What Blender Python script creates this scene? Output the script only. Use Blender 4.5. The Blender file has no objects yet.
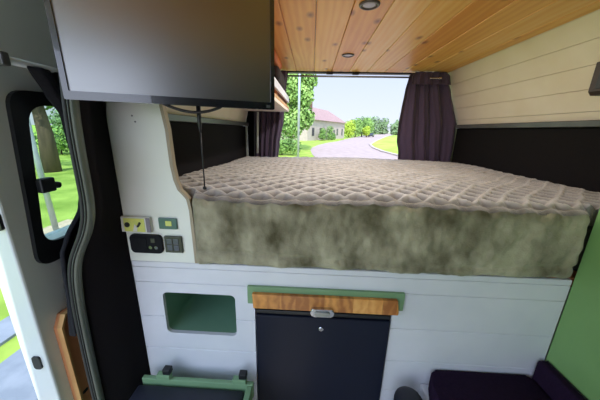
import bpy, bmesh, math, random
from mathutils import Vector, Matrix, noise
random.seed(7)
SC = bpy.context.scene
COL = SC.collection
PI = math.pi

# ------------------------------------------------------------------ helpers
def lin(c):
    return tuple(((v/255)/12.92 if v/255 <= .04045 else ((v/255+.055)/1.055)**2.4) for v in c) + (1.0,)

def mat(name, rgb, rough=.6, spec=.5, metal=0, rgb2=None, scale=8.0, stretch=(1,1,1), detail=3, lo=.35, hi=.65,
        bump=0, bscale=60, bstretch=(1,1,1), sheen=0, coat=0, trans=0, emit=0):
    m = bpy.data.materials.new(name); m.use_nodes = True
    nt = m.node_tree; N = nt.nodes; L = nt.links
    b = N['Principled BSDF']
    b.inputs['Base Color'].default_value = lin(rgb)
    b.inputs['Roughness'].default_value = rough
    b.inputs['Specular IOR Level'].default_value = spec
    b.inputs['Metallic'].default_value = metal
    b.inputs['Sheen Weight'].default_value = sheen
    b.inputs['Coat Weight'].default_value = coat
    tc = N.new('ShaderNodeTexCoord')
    if rgb2 is not None:
        mp = N.new('ShaderNodeMapping'); mp.inputs['Scale'].default_value = stretch
        L.new(tc.outputs['Object'], mp.inputs[0])
        nz = N.new('ShaderNodeTexNoise'); nz.inputs['Scale'].default_value = scale; nz.inputs['Detail'].default_value = detail
        L.new(mp.outputs[0], nz.inputs['Vector'])
        cr = N.new('ShaderNodeValToRGB')
        cr.color_ramp.elements[0].position = lo; cr.color_ramp.elements[0].color = lin(rgb)
        cr.color_ramp.elements[1].position = hi; cr.color_ramp.elements[1].color = lin(rgb2)
        L.new(nz.outputs['Fac'], cr.inputs[0]); L.new(cr.outputs[0], b.inputs['Base Color'])
    if bump:
        mp2 = N.new('ShaderNodeMapping'); mp2.inputs['Scale'].default_value = bstretch
        L.new(tc.outputs['Object'], mp2.inputs[0])
        n2 = N.new('ShaderNodeTexNoise'); n2.inputs['Scale'].default_value = bscale; n2.inputs['Detail'].default_value = 4
        L.new(mp2.outputs[0], n2.inputs['Vector'])
        bp = N.new('ShaderNodeBump'); bp.inputs['Strength'].default_value = bump; bp.inputs['Distance'].default_value = .004
        L.new(n2.outputs['Fac'], bp.inputs['Height']); L.new(bp.outputs[0], b.inputs['Normal'])
    return m

def obj(name, bm, m, parent=None, smooth=False, auto=None):
    me = bpy.data.meshes.new(name)
    bmesh.ops.recalc_face_normals(bm, faces=bm.faces[:])
    bm.to_mesh(me); bm.free()
    o = bpy.data.objects.new(name, me); COL.objects.link(o)
    for mm in (m if isinstance(m, (list, tuple)) else [m]): me.materials.append(mm)
    if smooth:
        for p in me.polygons: p.use_smooth = True
    if parent is not None: o.parent = parent
    return o

def tag(o, label, cat, group=None, kind=None):
    o['label'] = label; o['category'] = cat
    if group: o['group'] = group
    if kind: o['kind'] = kind
    return o

def empty(name, loc, label, cat, group=None, kind=None):
    o = bpy.data.objects.new(name, None); COL.objects.link(o)
    o.location = loc; o.empty_display_size = .05
    return tag(o, label, cat, group, kind)

def reparent(o, p):
    """parent o (built in world space) under p whose only transform is a location"""
    o.parent = p; o.location = Vector(o.location) - Vector(p.location)
    return o

def part(name, bm, m, p, **k):
    """mesh built in world coordinates, parented below p (Empty or mesh)"""
    lo = Vector((0,0,0)); q = p
    while q is not None:
        lo += Vector(q.location); q = q.parent
    bmesh.ops.translate(bm, verts=bm.verts[:], vec=-lo)
    return obj(name, bm, m, p, **k)

def box(bm, x0, x1, y0, y1, z0, z1, bev=0, seg=2):
    r = bmesh.ops.create_cube(bm, size=1)
    vs = r['verts']
    for v in vs:
        v.co = Vector(((x0+x1)/2 + v.co.x*(x1-x0), (y0+y1)/2 + v.co.y*(y1-y0), (z0+z1)/2 + v.co.z*(z1-z0)))
    if bev:
        es = list({e for v in vs for e in v.link_edges})
        bmesh.ops.bevel(bm, geom=es, offset=bev, segments=seg, profile=.5, affect='EDGES')
    return bm

def BX(*a, **k): return box(bmesh.new(), *a, **k)

def prism(bm, pts, axis, a, b, bev=0):
    """extrude a 2-D outline; axis 'y': pts are (x,z), 'x': (y,z), 'z': (x,y)"""
    def P(p, t):
        if axis == 'y': return (p[0], t, p[1])
        if axis == 'x': return (t, p[0], p[1])
        return (p[0], p[1], t)
    v0 = [bm.verts.new(P(p, a)) for p in pts]; v1 = [bm.verts.new(P(p, b)) for p in pts]
    n = len(pts)
    fs = [bm.faces.new(v0), bm.faces.new(v1[::-1])]
    for i in range(n): bm.faces.new((v0[i], v0[(i+1) % n], v1[(i+1) % n], v1[i]))
    if bev:
        es = list({e for f in fs for e in f.edges})
        bmesh.ops.bevel(bm, geom=es, offset=bev, segments=2, profile=.5, affect='EDGES')
    return bm

def rrect(x0, x1, z0, z1, r, n=6):
    pts = []
    for cx, cz, a in ((x1-r, z1-r, 0), (x0+r, z1-r, 90), (x0+r, z0+r, 180), (x1-r, z0+r, 270)):
        for i in range(n+1):
            t = math.radians(a + 90*i/n); pts.append((cx + r*math.cos(t), cz + r*math.sin(t)))
    return pts

def rpoly(pts, r, n=6):
    """round every corner of a polygon"""
    out = []
    m = len(pts)
    for i in range(m):
        p = Vector(pts[i]); a = (Vector(pts[i-1]) - p); c = (Vector(pts[(i+1) % m]) - p)
        d = min(r, a.length*.45, c.length*.45)
        A = p + a.normalized()*d; Cc = p + c.normalized()*d
        for k in range(n+1):
            t = k/n
            out.append(tuple(A*(1-t)**2 + p*2*t*(1-t) + Cc*t*t))
    return out

def ring_prism(bm, outer, inner, axis, a, b):
    """frame between two outlines of equal point count"""
    def P(p, t):
        if axis == 'y': return (p[0], t, p[1])
        if axis == 'x': return (t, p[0], p[1])
        return (p[0], p[1], t)
    V = [[bm.verts.new(P(p, t)) for p in L] for L in (outer, inner) for t in (a, b)]
    n = len(outer)
    for i in range(n):
        j = (i+1) % n
        bm.faces.new((V[0][i], V[0][j], V[1][j], V[1][i])); bm.faces.new((V[2][i], V[2][j], V[3][j], V[3][i]))
        bm.faces.new((V[0][i], V[0][j], V[2][j], V[2][i])); bm.faces.new((V[1][i], V[1][j], V[3][j], V[3][i]))
    return bm

def tube(bm, pts, r, n=10, caps=True):
    pts = [Vector(p) for p in pts]
    rs = r if isinstance(r, (list, tuple)) else [r]*len(pts)
    rings = []
    up = None
    for i, p in enumerate(pts):
        t = (pts[min(i+1, len(pts)-1)] - pts[max(i-1, 0)]).normalized()
        if up is None: up = Vector((0,0,1)) if abs(t.z) < .9 else Vector((1,0,0))
        u = t.cross(up).normalized(); w = u.cross(t).normalized(); up = w
        rings.append([bm.verts.new(p + (u*math.cos(2*PI*k/n) + w*math.sin(2*PI*k/n))*rs[i]) for k in range(n)])
    for a, b in zip(rings, rings[1:]):
        for k in range(n): bm.faces.new((a[k], a[(k+1) % n], b[(k+1) % n], b[k]))
    if caps: bm.faces.new(rings[0][::-1]); bm.faces.new(rings[-1])
    return bm

def lathe(bm, prof, cx, cy, n=32):
    """profile of (radius, z) revolved around a vertical axis"""
    rings = []
    for r, z in prof:
        if r < 1e-5: rings.append([bm.verts.new((cx, cy, z))])
        else: rings.append([bm.verts.new((cx + r*math.cos(2*PI*k/n), cy + r*math.sin(2*PI*k/n), z)) for k in range(n)])
    for a, b in zip(rings, rings[1:]):
        for k in range(n):
            j = (k+1) % n
            if len(a) == 1 and len(b) > 1: bm.faces.new((a[0], b[k], b[j]))
            elif len(b) == 1 and len(a) > 1: bm.faces.new((a[k], a[j], b[0]))
            elif len(a) > 1: bm.faces.new((a[k], a[j], b[j], b[k]))
    return bm

def spline(pts, n=8):
    """Catmull-Rom through the points"""
    P = [Vector(p) for p in pts]; out = []
    for i in range(len(P)-1):
        p0 = P[max(i-1, 0)]; p1 = P[i]; p2 = P[i+1]; p3 = P[min(i+2, len(P)-1)]
        for k in range(n):
            t = k/n
            out.append(.5*((2*p1) + (p2-p0)*t + (2*p0-5*p1+4*p2-p3)*t*t + (3*p1-p0-3*p2+p3)*t**3))
    out.append(P[-1]); return out

def carve(o, cutters):
    """boolean-difference cutter meshes out of o and bake the result"""
    for bm in cutters:
        c = obj('cutter', bm, [])
        md = o.modifiers.new('cut', 'BOOLEAN'); md.operation = 'DIFFERENCE'; md.solver = 'EXACT'; md.object = c
        dg = bpy.context.evaluated_depsgraph_get(); dg.update()
        me = bpy.data.meshes.new_from_object(o.evaluated_get(dg))
        o.modifiers.clear(); old = o.data; o.data = me; bpy.data.meshes.remove(old)
        cm = c.data; bpy.data.objects.remove(c); bpy.data.meshes.remove(cm)
    return o

def lerp_table(tab, z):
    """tab rows (z, a, b...) sorted by falling z"""
    if z >= tab[0][0]: return tab[0][1:]
    for a, b in zip(tab, tab[1:]):
        if z >= b[0]:
            t = (a[0]-z)/(a[0]-b[0]); t = t*t*(3-2*t)*.5 + t*.5
            return tuple(p + (q-p)*t for p, q in zip(a[1:], b[1:]))
    return tab[-1][1:]

def drape(bm, tab, at, folds, amp, axis='y', nz=60, nu=120, thick=.006, phase=0, wob=.5):
    """gathered cloth between two edges given per height"""
    z1, z0 = tab[0][0], tab[-1][0]
    lay = []
    for s in (0, 1):
        g = []
        for i in range(nz+1):
            z = z1 + (z0-z1)*i/nz
            a, b = lerp_table(tab, z)
            row = []
            for k in range(nu+1):
                u = k/nu
                ph = folds*2*PI*(u + .03*math.sin(5*u + 2*z)) + phase + wob*math.sin(3*z + 6*u)
                d = amp*(math.sin(ph) + .35*math.sin(2.3*ph + 4*z)) + .4*amp*noise.noise(Vector((u*4, z*3, 7)))
                w = a + (b-a)*u + amp*.25*math.cos(ph)*min(1, u*8, (1-u)*8)
                c = at + d + s*thick
                row.append(bm.verts.new((w, c, z) if axis == 'y' else (c, w, z)))
            g.append(row)
        lay.append(g)
    for g in lay:
        for i in range(nz):
            for k in range(nu): bm.faces.new((g[i][k], g[i][k+1], g[i+1][k+1], g[i+1][k]))
    A, B = lay
    for i in range(nz):
        bm.faces.new((A[i][0], A[i+1][0], B[i+1][0], B[i][0])); bm.faces.new((A[i][nu], A[i+1][nu], B[i+1][nu], B[i][nu]))
    for k in range(nu):
        bm.faces.new((A[0][k], A[0][k+1], B[0][k+1], B[0][k])); bm.faces.new((A[nz][k], A[nz][k+1], B[nz][k+1], B[nz][k]))
    return bm

def pillow(bm, x0, x1, y0, y1, z0, z1, r, seg=5, crown=0):
    n0 = len(bm.verts)
    box(bm, x0, x1, y0, y1, z0, z1, bev=r, seg=seg)
    return bm

# ------------------------------------------------------------------ materials
def wood_planks(name, cols, period, off, axis, along, rough=.45, knots=True, coat=.1):
    """plank wood: per-board tint from the board number along `axis`, grain running along `along`"""
    m = bpy.data.materials.new(name); m.use_nodes = True
    N = m.node_tree.nodes; L = m.node_tree.links; b = N['Principled BSDF']
    b.inputs['Roughness'].default_value = rough; b.inputs['Coat Weight'].default_value = coat; b.inputs['Coat Roughness'].default_value = .35
    tc = N.new('ShaderNodeTexCoord'); sp = N.new('ShaderNodeSeparateXYZ'); L.new(tc.outputs['Object'], sp.inputs[0])
    def M(op, a, bb=None):
        n = N.new('ShaderNodeMath'); n.operation = op
        for i, v in enumerate((a, bb)):
            if v is None: continue
            if isinstance(v, (int, float)): n.inputs[i].default_value = v
            else: L.new(v, n.inputs[i])
        return n.outputs[0]
    bid = M('FLOOR', M('DIVIDE', M('SUBTRACT', sp.outputs[axis], off), period))
    wn = N.new('ShaderNodeTexWhiteNoise'); wn.noise_dimensions = '1D'; L.new(bid, wn.inputs['W'])
    shift = M('MULTIPLY', wn.outputs['Value'], 37.0)
    cb = N.new('ShaderNodeCombineXYZ')
    for i, ax in enumerate('XYZ'):
        v = sp.outputs[ax]
        if ax == along: v = M('ADD', M('MULTIPLY', v, .11), shift)
        L.new(v, cb.inputs[i])
    nz = N.new('ShaderNodeTexNoise'); nz.inputs['Scale'].default_value = 16; nz.inputs['Detail'].default_value = 5; nz.inputs['Distortion'].default_value = .8
    L.new(cb.outputs[0], nz.inputs['Vector'])
    wv = N.new('ShaderNodeTexWave'); wv.wave_type = 'BANDS'; wv.bands_direction = axis; wv.inputs['Scale'].default_value = 9; wv.inputs['Distortion'].default_value = 9
    wv.inputs['Detail'].default_value = 3; wv.inputs['Detail Scale'].default_value = 1.2
    L.new(cb.outputs[0], wv.inputs['Vector'])
    f = M('ADD', M('MULTIPLY', nz.outputs['Fac'], .6), M('MULTIPLY', wv.outputs['Fac'], .2))
    f = M('ADD', f, M('MULTIPLY', M('SUBTRACT', wn.outputs['Value'], .5), .45))
    cr = N.new('ShaderNodeValToRGB'); e = cr.color_ramp.elements
    e[0].position = .15; e[0].color = lin(cols[0]); e[1].position = .85; e[1].color = lin(cols[2])
    k = e.new(.5); k.color = lin(cols[1])
    L.new(f, cr.inputs[0]); out = cr.outputs[0]
    if knots:
        cb2 = N.new('ShaderNodeCombineXYZ')
        for i, ax in enumerate('XYZ'):
            v = sp.outputs[ax]
            if ax == along: v = M('ADD', M('MULTIPLY', v, .55), shift)
            L.new(v, cb2.inputs[i])
        vo = N.new('ShaderNodeTexVoronoi'); vo.voronoi_dimensions = '2D'; vo.inputs['Scale'].default_value = 6.5; vo.inputs['Randomness'].default_value = 1
        L.new(cb2.outputs[0], vo.inputs['Vector'])
        sc = N.new('ShaderNodeSeparateColor'); L.new(vo.outputs['Color'], sc.inputs[0])
        keep = M('GREATER_THAN', sc.outputs[0], .45)
        mr = N.new('ShaderNodeMapRange'); mr.inputs['From Min'].default_value = .05; mr.inputs['From Max'].default_value = .17
        mr.inputs['To Min'].default_value = .9; mr.inputs['To Max'].default_value = 0
        L.new(M('ADD', vo.outputs['Distance'], M('MULTIPLY', nz.outputs['Fac'], .06)), mr.inputs['Value'])
        mx = N.new('ShaderNodeMix'); mx.data_type = 'RGBA'
        L.new(M('MULTIPLY', mr.outputs[0], keep), mx.inputs[0]); L.new(out, mx.inputs[6]); mx.inputs[7].default_value = lin(cols[3])
        out = mx.outputs[2]
    L.new(out, b.inputs['Base Color'])
    bp = N.new('ShaderNodeBump'); bp.inputs['Strength'].default_value = .12; bp.inputs['Distance'].default_value = .003
    L.new(nz.outputs['Fac'], bp.inputs['Height']); L.new(bp.outputs[0], b.inputs['Normal'])
    return m

M_white = mat('white_paint', (212,213,219), .5, rgb2=(220,220,225), scale=5, bump=.12, bscale=40, bstretch=(1,8,8))
M_col = mat('cream_white_paint', (226,228,216), .5, rgb2=(232,233,224), scale=4, bump=.08, bscale=60)
M_cream = mat('cream_paint', (234,216,194), .5, rgb2=(240,224,205), scale=5, bump=.12, bscale=40, bstretch=(8,1,8))
M_ledge = mat('grey_ledge', (84,84,84), .3, rgb2=(94,94,93), scale=12)
M_green = mat('green_paint', (116,154,94), .5, rgb2=(122,161,100), scale=4, bump=.05, bscale=80)
M_sage = mat('sage_paint', (116,150,110), .5, rgb2=(122,156,116), scale=4, bump=.05, bscale=80)
M_black_cloth = mat('black_carpet', (20,17,20), .95, .15, rgb2=(26,23,25), scale=300, bump=.3, bscale=400)
M_headboard = mat('black_upholstery', (20,17,18), .9, .2, rgb2=(26,22,22), scale=200, bump=.2, bscale=300)
M_curtain = mat('plum_curtain', (76,62,82), .8, .25, rgb2=(84,69,90), scale=200, bump=.2, bscale=500, sheen=.2)
M_dcurtain = mat('charcoal_curtain', (30,30,34), .85, .2, rgb2=(37,37,41), scale=150, bump=.2, bscale=400)
M_plastic = mat('black_plastic', (22,23,26), .45, rgb2=(27,28,30), scale=60)
M_blackmatte = mat('matte_black_plastic', (16,17,22), .6, .15, rgb2=(19,20,26), scale=40)
M_fridge = mat('fridge_black', (19,24,40), .42, .22, rgb2=(21,26,42), scale=3, bump=.08, bscale=350)
M_screen = mat('monitor_screen', (15,15,17), .3, 1.0, rgb2=(17,17,19), scale=9, coat=1.0)
M_screen.node_tree.nodes['Principled BSDF'].inputs['Coat Roughness'].default_value = .3
M_screen.node_tree.nodes['Principled BSDF'].inputs['IOR'].default_value = 2.15
M_bezel = mat('monitor_bezel', (22,24,30), .22, .9, rgb2=(25,27,33), scale=30, coat=1)
M_chrome = mat('chrome', (205,207,212), .22, metal=1, rgb2=(190,192,198), scale=30)
M_steel = mat('brushed_steel', (150,155,150), .35, metal=.85, rgb2=(165,168,164), scale=40)
M_rubber = mat('door_seal_rubber', (30,32,32), .6, rgb2=(36,38,37), scale=40)
M_flange = mat('grey_flange', (84,90,80), .42, rgb2=(98,103,93), scale=9, metal=.2)
M_doorwhite = mat('van_white', (206,212,208), .35, rgb2=(212,218,214), scale=3, coat=.3)
M_ply = mat('plywood', (190,124,78), .6, rgb2=(206,140,92), scale=9, stretch=(1,1,.15))
M_plyedge = mat('ply_edge', (214,170,108), .55, rgb2=(190,140,84), scale=30, stretch=(1,1,.2))
M_edge = mat('panel_edge', (150,138,116), .6, rgb2=(166,152,128), scale=20, stretch=(1,1,.2))
M_oak = wood_planks('worktop_wood', [(158,96,44),(214,148,74),(234,178,104),(84,48,24)], .055, .01, 'X', 'Y', rough=.4, knots=False, coat=.2)
M_pine = wood_planks('pine_planks', [(230,156,66),(247,188,92),(254,210,128),(140,72,24)], .1475, 0, 'X', 'Y')
M_seat = mat('aubergine_cloth', (33,21,40), .95, .08, rgb2=(39,25,46), scale=120, bump=.25, bscale=300)
M_lid = mat('navy_vinyl', (30,32,44), .5, rgb2=(36,38,50), scale=20, bump=.1, bscale=120)
M_lens = mat('downlight_lens', (150,145,132), .35, rgb2=(160,155,142), scale=30, coat=.4)
M_ring = mat('downlight_ring', (92,86,78), .35, metal=.6, rgb2=(104,98,90), scale=30)
M_sock = mat('socket_white', (215,214,205), .4, rgb2=(222,221,213), scale=20)
M_yellow = mat('yellow_label', (222,222,108), .5, rgb2=(206,214,120), scale=60)
M_teal = mat('teal_display', (70,104,96), .3, rgb2=(80,112,104), scale=40)
M_olive = mat('olive_plate', (54,58,44), .45, rgb2=(62,66,50), scale=40)
M_brown = mat('brown_leather', (120,58,30), .6, rgb2=(150,78,38), scale=12, bump=.2, bscale=90)
M_bag = mat('dark_bag_cloth', (34,24,24), .85, rgb2=(46,32,30), scale=30, bump=.3, bscale=200)
M_floor = mat('vinyl_floor', (178,170,156), .5, rgb2=(192,184,170), scale=8, stretch=(4,.4,1))
M_fit = mat('dark_brown_fitting', (52,38,32), .5, rgb2=(60,44,37), scale=30)

def glass_mat():
    m = bpy.data.materials.new('window_glass'); m.use_nodes = True
    N = m.node_tree.nodes; L = m.node_tree.links; b = N['Principled BSDF']; out = N['Material Output']
    tr = N.new('ShaderNodeBsdfTransparent'); tr.inputs[0].default_value = (.78,.86,.82,1)
    gl = N.new('ShaderNodeBsdfGlossy'); gl.inputs['Roughness'].default_value = .02
    nz = N.new('ShaderNodeTexNoise'); nz.inputs['Scale'].default_value = 2
    mr = N.new('ShaderNodeMapRange'); mr.inputs['To Min'].default_value = .035; mr.inputs['To Max'].default_value = .06
    L.new(nz.outputs['Fac'], mr.inputs['Value'])
    mx = N.new('ShaderNodeMixShader'); L.new(mr.outputs[0], mx.inputs[0])
    L.new(tr.outputs[0], mx.inputs[1]); L.new(gl.outputs[0], mx.inputs[2]); L.new(mx.outputs[0], out.inputs[0])
    N.remove(b); return m
M_glass = glass_mat()

def fur(name, dark, light, scale, stretch, tip, bump):
    m = mat(name, dark, 1.0, .1, rgb2=light, scale=scale, stretch=stretch, detail=8, lo=.34, hi=.66, sheen=.5, bump=bump, bscale=170)
    b = m.node_tree.nodes['Principled BSDF']
    b.inputs['Sheen Tint'].default_value = lin(tip); b.inputs['Sheen Roughness'].default_value = .5
    return m
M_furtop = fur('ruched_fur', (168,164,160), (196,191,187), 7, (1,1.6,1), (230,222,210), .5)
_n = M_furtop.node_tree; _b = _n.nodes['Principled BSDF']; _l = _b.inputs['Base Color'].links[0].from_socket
_a = _n.nodes.new('ShaderNodeAttribute'); _a.attribute_name = 'pile_shade'
_m = _n.nodes.new('ShaderNodeMix'); _m.data_type = 'RGBA'; _m.inputs[6].default_value = lin((74,70,69))   # cells between the ridges painted darker, standing in for backlit shade
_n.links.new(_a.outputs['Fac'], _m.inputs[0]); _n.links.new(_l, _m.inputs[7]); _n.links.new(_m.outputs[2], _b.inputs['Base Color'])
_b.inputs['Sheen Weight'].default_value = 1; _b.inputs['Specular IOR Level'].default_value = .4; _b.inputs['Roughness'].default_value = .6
M_furdrop = fur('plush_fur', (86,80,60), (174,167,142), 8.5, (1,1,.7), (210,210,190), .6)

# ------------------------------------------------------------------ SETTING: van shell
def planks_along(bm, segs, gap=.0016):
    for s in segs: box(bm, *s, bev=.0018, seg=1)
    return bm

floor = tag(obj('floor', BX(-.95, 1.45, -1.7, 2.4, -.06, 0), M_floor), 'wood-effect vinyl floor of the camper van', 'floor', kind='structure')

bm = bmesh.new()                                   # pine ceiling boards, tongue and groove
x = -.59
while x < 1.16:
    a, b_ = max(x, -.59), min(x + .1475, 1.14)
    box(bm, a + .0012, b_ - .0012, -.25, 2.36, 1.9, 1.916, bev=.0022, seg=1)
    x += .1475
ceiling = tag(obj('ceiling', bm, M_pine), 'honey pine plank ceiling with knots running to the rear', 'ceiling', kind='structure')
tag(obj('trim_21', BX(-.59, 1.14, -1.0, -.253, 1.9, 1.916, bev=.003), mat('reflection_headliner', (176,184,198), .8, rgb2=(184,191,204), scale=60)), 'pale grey headliner over the cab end, added to cool the monitor reflection', 'headliner', kind='structure')  # unseen, added in grey so the monitor reflects less warm pine
tag(obj('trim_1', BX(-.90, 1.45, -1.0, 2.44, 1.917, 1.96), M_doorwhite), 'white van roof skin above the pine ceiling, edge widened to block sun', 'roof', kind='structure')  # left edge widened over the open door to keep sun off it

bm = bmesh.new()                                   # sloping plank cladding on the right
def RW(t): return (1.265 - .165*t, 1.492 + .412*t)
for k in range(-1, 5):
    t0, t1 = max(0, .09 + .2235*k), min(1, .09 + .2235*(k+1))
    (xa, za), (xb, zb) = RW(t0), RW(t1)
    g = .004
    prism(bm, [(xa, za + g*.25), (xb, zb - g*.25), (xb + .015, zb - g*.25), (xa + .015, za + g*.25)], 'y', .86, 2.37, bev=.0015)
tag(obj('wall_right', bm, M_cream), 'cream painted plank cladding sloping inward above the right of the bed', 'wall', kind='structure')
bm = bmesh.new()
prism(bm, [(1.296, .0), (1.296, 1.49), (1.122, 1.93), (1.44, 1.93), (1.47, 1.3), (1.46, 0)], 'y', .86, 2.40)
tag(obj('trim_2', bm, M_doorwhite), 'van body side behind the right cladding', 'body panel', kind='structure')
tag(obj('trim_3', BX(1.235, 1.295, .86, 2.37, 1.462, 1.491, bev=.003), M_ledge), 'grey ledge along the right wall between planks and black panel', 'ledge', kind='structure')
tag(obj('trim_4', BX(1.262, 1.295, .88, 2.37, .915, 1.461, bev=.004), M_headboard), 'black upholstered panel along the right end of the bed', 'wall panel', kind='structure')
tag(obj('trim_5', BX(1.246, 1.262, 2.345, 2.37, 1.0, 1.461, bev=.003), mat('pale_green_post', (150,158,132), .5, rgb2=(160,166,142), scale=20)), 'pale narrow post at the rear end of the right black panel', 'trim', kind='structure')

bm = bmesh.new()                                   # left cladding above its ledge
for k in range(4):
    t0, t1 = k/4, (k+1)/4
    xa, za, xb, zb = -.6 + .1*t0, 1.472 + .428*t0, -.6 + .1*t1, 1.472 + .428*t1
    prism(bm, [(xa, za + .001), (xb, zb - .001), (xb - .015, zb - .001), (xa - .015, za + .001)], 'y', .90, 2.37, bev=.0015)
tag(obj('wall_left', bm, M_cream), 'cream plank cladding above the black panel left of the bed', 'wall', kind='structure')
bm = bmesh.new()
prism(bm, [(-.636, 0), (-.636, 1.46), (-.53, 1.93), (-.76, 1.93), (-.82, 1.3), (-.82, 0)], 'y', .90, 2.40)
tag(obj('trim_6', bm, M_doorwhite), 'van body side behind the left black panel', 'body panel', kind='structure')
tag(obj('trim_7', BX(-.635, -.575, .90, 2.37, 1.442, 1.471, bev=.003), M_ledge), 'grey ledge along the left wall above the black panel', 'ledge', kind='structure')
tag(obj('trim_8', BX(-.635, -.598, .90, 2.37, .915, 1.441, bev=.004), M_headboard), 'black upholstered panel along the left end of the bed', 'wall panel', kind='structure')
tag(obj('trim_9', BX(-.598, -.582, 2.335, 2.36, 1.0, 1.441, bev=.003), M_doorwhite), 'narrow pale post at the rear end of the left black panel', 'trim', kind='structure')

# rear frame round the open back doors
tag(obj('trim_10', BX(-.62, 1.29, 2.38, 2.44, 1.893, 1.916, bev=.004), M_plastic), 'black header over the open rear doorway', 'trim', kind='structure')
tag(obj('trim_11', BX(-.62, -.40, 2.41, 2.47, 0, 1.89, bev=.01), M_black_cloth), 'dark body pillar left of the rear doorway', 'pillar', kind='structure')
tag(obj('trim_12', BX(1.07, 1.29, 2.41, 2.47, 0, 1.89, bev=.01), M_black_cloth), 'dark body pillar right of the rear doorway', 'pillar', kind='structure')
tag(obj('trim_13', BX(-.40, 1.07, 2.41, 2.45, 0, .9, bev=.004), M_black_cloth), 'dark lower closure of the rear doorway behind the bed', 'trim', kind='structure')

# left black-lined pillar between the sliding-door seal and the white panel, following the body curve
seal = [(-.640,1.90),(-.641,1.712),(-.648,1.603),(-.664,1.457),(-.670,1.35),(-.675,1.19),(-.697,1.105),(-.758,.985),(-.781,.85),(-.791,.64),(-.796,.39),(-.80,0)]
sp_ = spline([(x_, .70, z_) for x_, z_ in seal], 7)
bm = bmesh.new()
rows = []
for p in sp_:
    xe = min(-.692, p.x - .012) if p.z > 1.0 else -.692
    xe = -.692
    prof = [(p.x - .004, .706), (p.x + .012, .712), (p.x*.55 + xe*.45 + .004, .775), (xe + .001, .858), (xe - .03, .90), (p.x - .09, .90), (p.x - .008, .714)]
    rows.append([bm.verts.new((a, b_, p.z)) for a, b_ in prof])
for A, B in zip(rows, rows[1:]):
    n = len(A)
    for k in range(n): bm.faces.new((A[k], A[(k+1) % n], B[(k+1) % n], B[k]))
bm.faces.new(rows[0]); bm.faces.new(rows[-1][::-1])
tag(obj('trim_14', bm, M_black_cloth, smooth=True), 'black carpet-lined pillar between the sliding door and the white panel', 'pillar', kind='structure')
sealE = empty('trim_15', (-.8, .70, 0), 'grey curved door seal running down the sliding-door opening', 'door seal', kind='structure')
bm = bmesh.new()
rows = []
for p in sp_:
    rows.append([bm.verts.new((p.x + a, .70 + b_, p.z)) for a, b_ in ((-.003,.004), (.002,-.006), (.014,-.008), (.021,-.002), (.021,.012), (-.003,.012))])
for A, B in zip(rows, rows[1:]):
    for k in range(6): bm.faces.new((A[k], A[(k+1) % 6], B[(k+1) % 6], B[k]))
bm.faces.new(rows[0]); bm.faces.new(rows[-1][::-1])
part('flange', bm, M_flange, sealE, smooth=True)
bm = bmesh.new(); tube(bm, [(p.x - .007, .699, p.z) for p in sp_], .0065, 8)
part('rubber_strip', bm, M_rubber, sealE, smooth=True)
bm = bmesh.new(); tube(bm, [(p.x + .009, .691, p.z) for p in sp_], .0022, 6)
part('bead', bm, M_rubber, sealE, smooth=True)

# ------------------------------------------------------------------ white planked front of the bed base
rowsZ = [.0, .17, .333, .495, .657, .8195, .887, .911]
bm = bmesh.new()
for z0, z1 in zip(rowsZ, rowsZ[1:]):
    box(bm, -.69, .9755, .86, .876, z0 + .0006, z1 - .0006, bev=.0022, seg=1)
niche = rrect(-.583, -.285, .577, .775, .022)
front = obj('wall_front', bm, M_white)
carve(front, [prism(bmesh.new(), niche, 'y', .82, .92), BX(-.206, .342, .82, .92, -.1, .722)])
tag(front, 'white planked front of the bed base with square openings', 'wall', kind='structure')
tag(obj('trim_16', BX(-.62, 1.255, .877, 2.36, .872, .911), M_ply), 'plywood platform under the mattress', 'bed platform', kind='structure')

n = empty('storage_niche', (-.434, .876, .577), 'green-lined rounded storage niche cut into the white planks left of the fridge', 'niche')
bm = bmesh.new()
inn = rrect(-.5835, -.2845, .5765, .7755, .022); out_ = rrect(-.592, -.276, .568, .784, .028)
ring_prism(bm, out_, inn, 'y', .8765, 1.12)
prism(bm, out_, 'y', 1.12, 1.13)
part('niche_liner', bm, mat('niche_green', (108,144,120), .55, rgb2=(114,151,126), scale=6, bump=.05), n)

# side partition (white column) with exposed edge
edge = [(-.435,.912),(-.436,1.02),(-.438,1.128),(-.443,1.168),(-.458,1.186),(-.473,1.202),(-.484,1.238),(-.49,1.29),(-.493,1.41),(-.502,1.478),(-.515,1.62),(-.53,1.895)]
t = empty('partition_panel', (-.58, .86, .912), 'tall white partition panel with a curved edge at the left of the bed', 'panel')
bm = bmesh.new()
prism(bm, edge + [(-.64,1.895),(-.66,1.6),(-.69,1.44),(-.691,.912)], 'y', .860, .878, bev=.0015)
part('panel_face', bm, M_col, t)
bm = bmesh.new()
w = .011
ed2 = [(x_ + w, z_) for x_, z_ in edge]
prism(bm, edge[:] + ed2[::-1], 'y', .8585, .8795, bev=.001)
part('exposed_edge', bm, M_edge, t)
for (sx, sz) in ((-.6,1.452),(-.592,1.433)):
    bm = bmesh.new(); tube(bm, [(sx, .8605, sz), (sx, .8585, sz)], .0028, 10); part('screw_head', bm, M_ledge, t)

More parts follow.
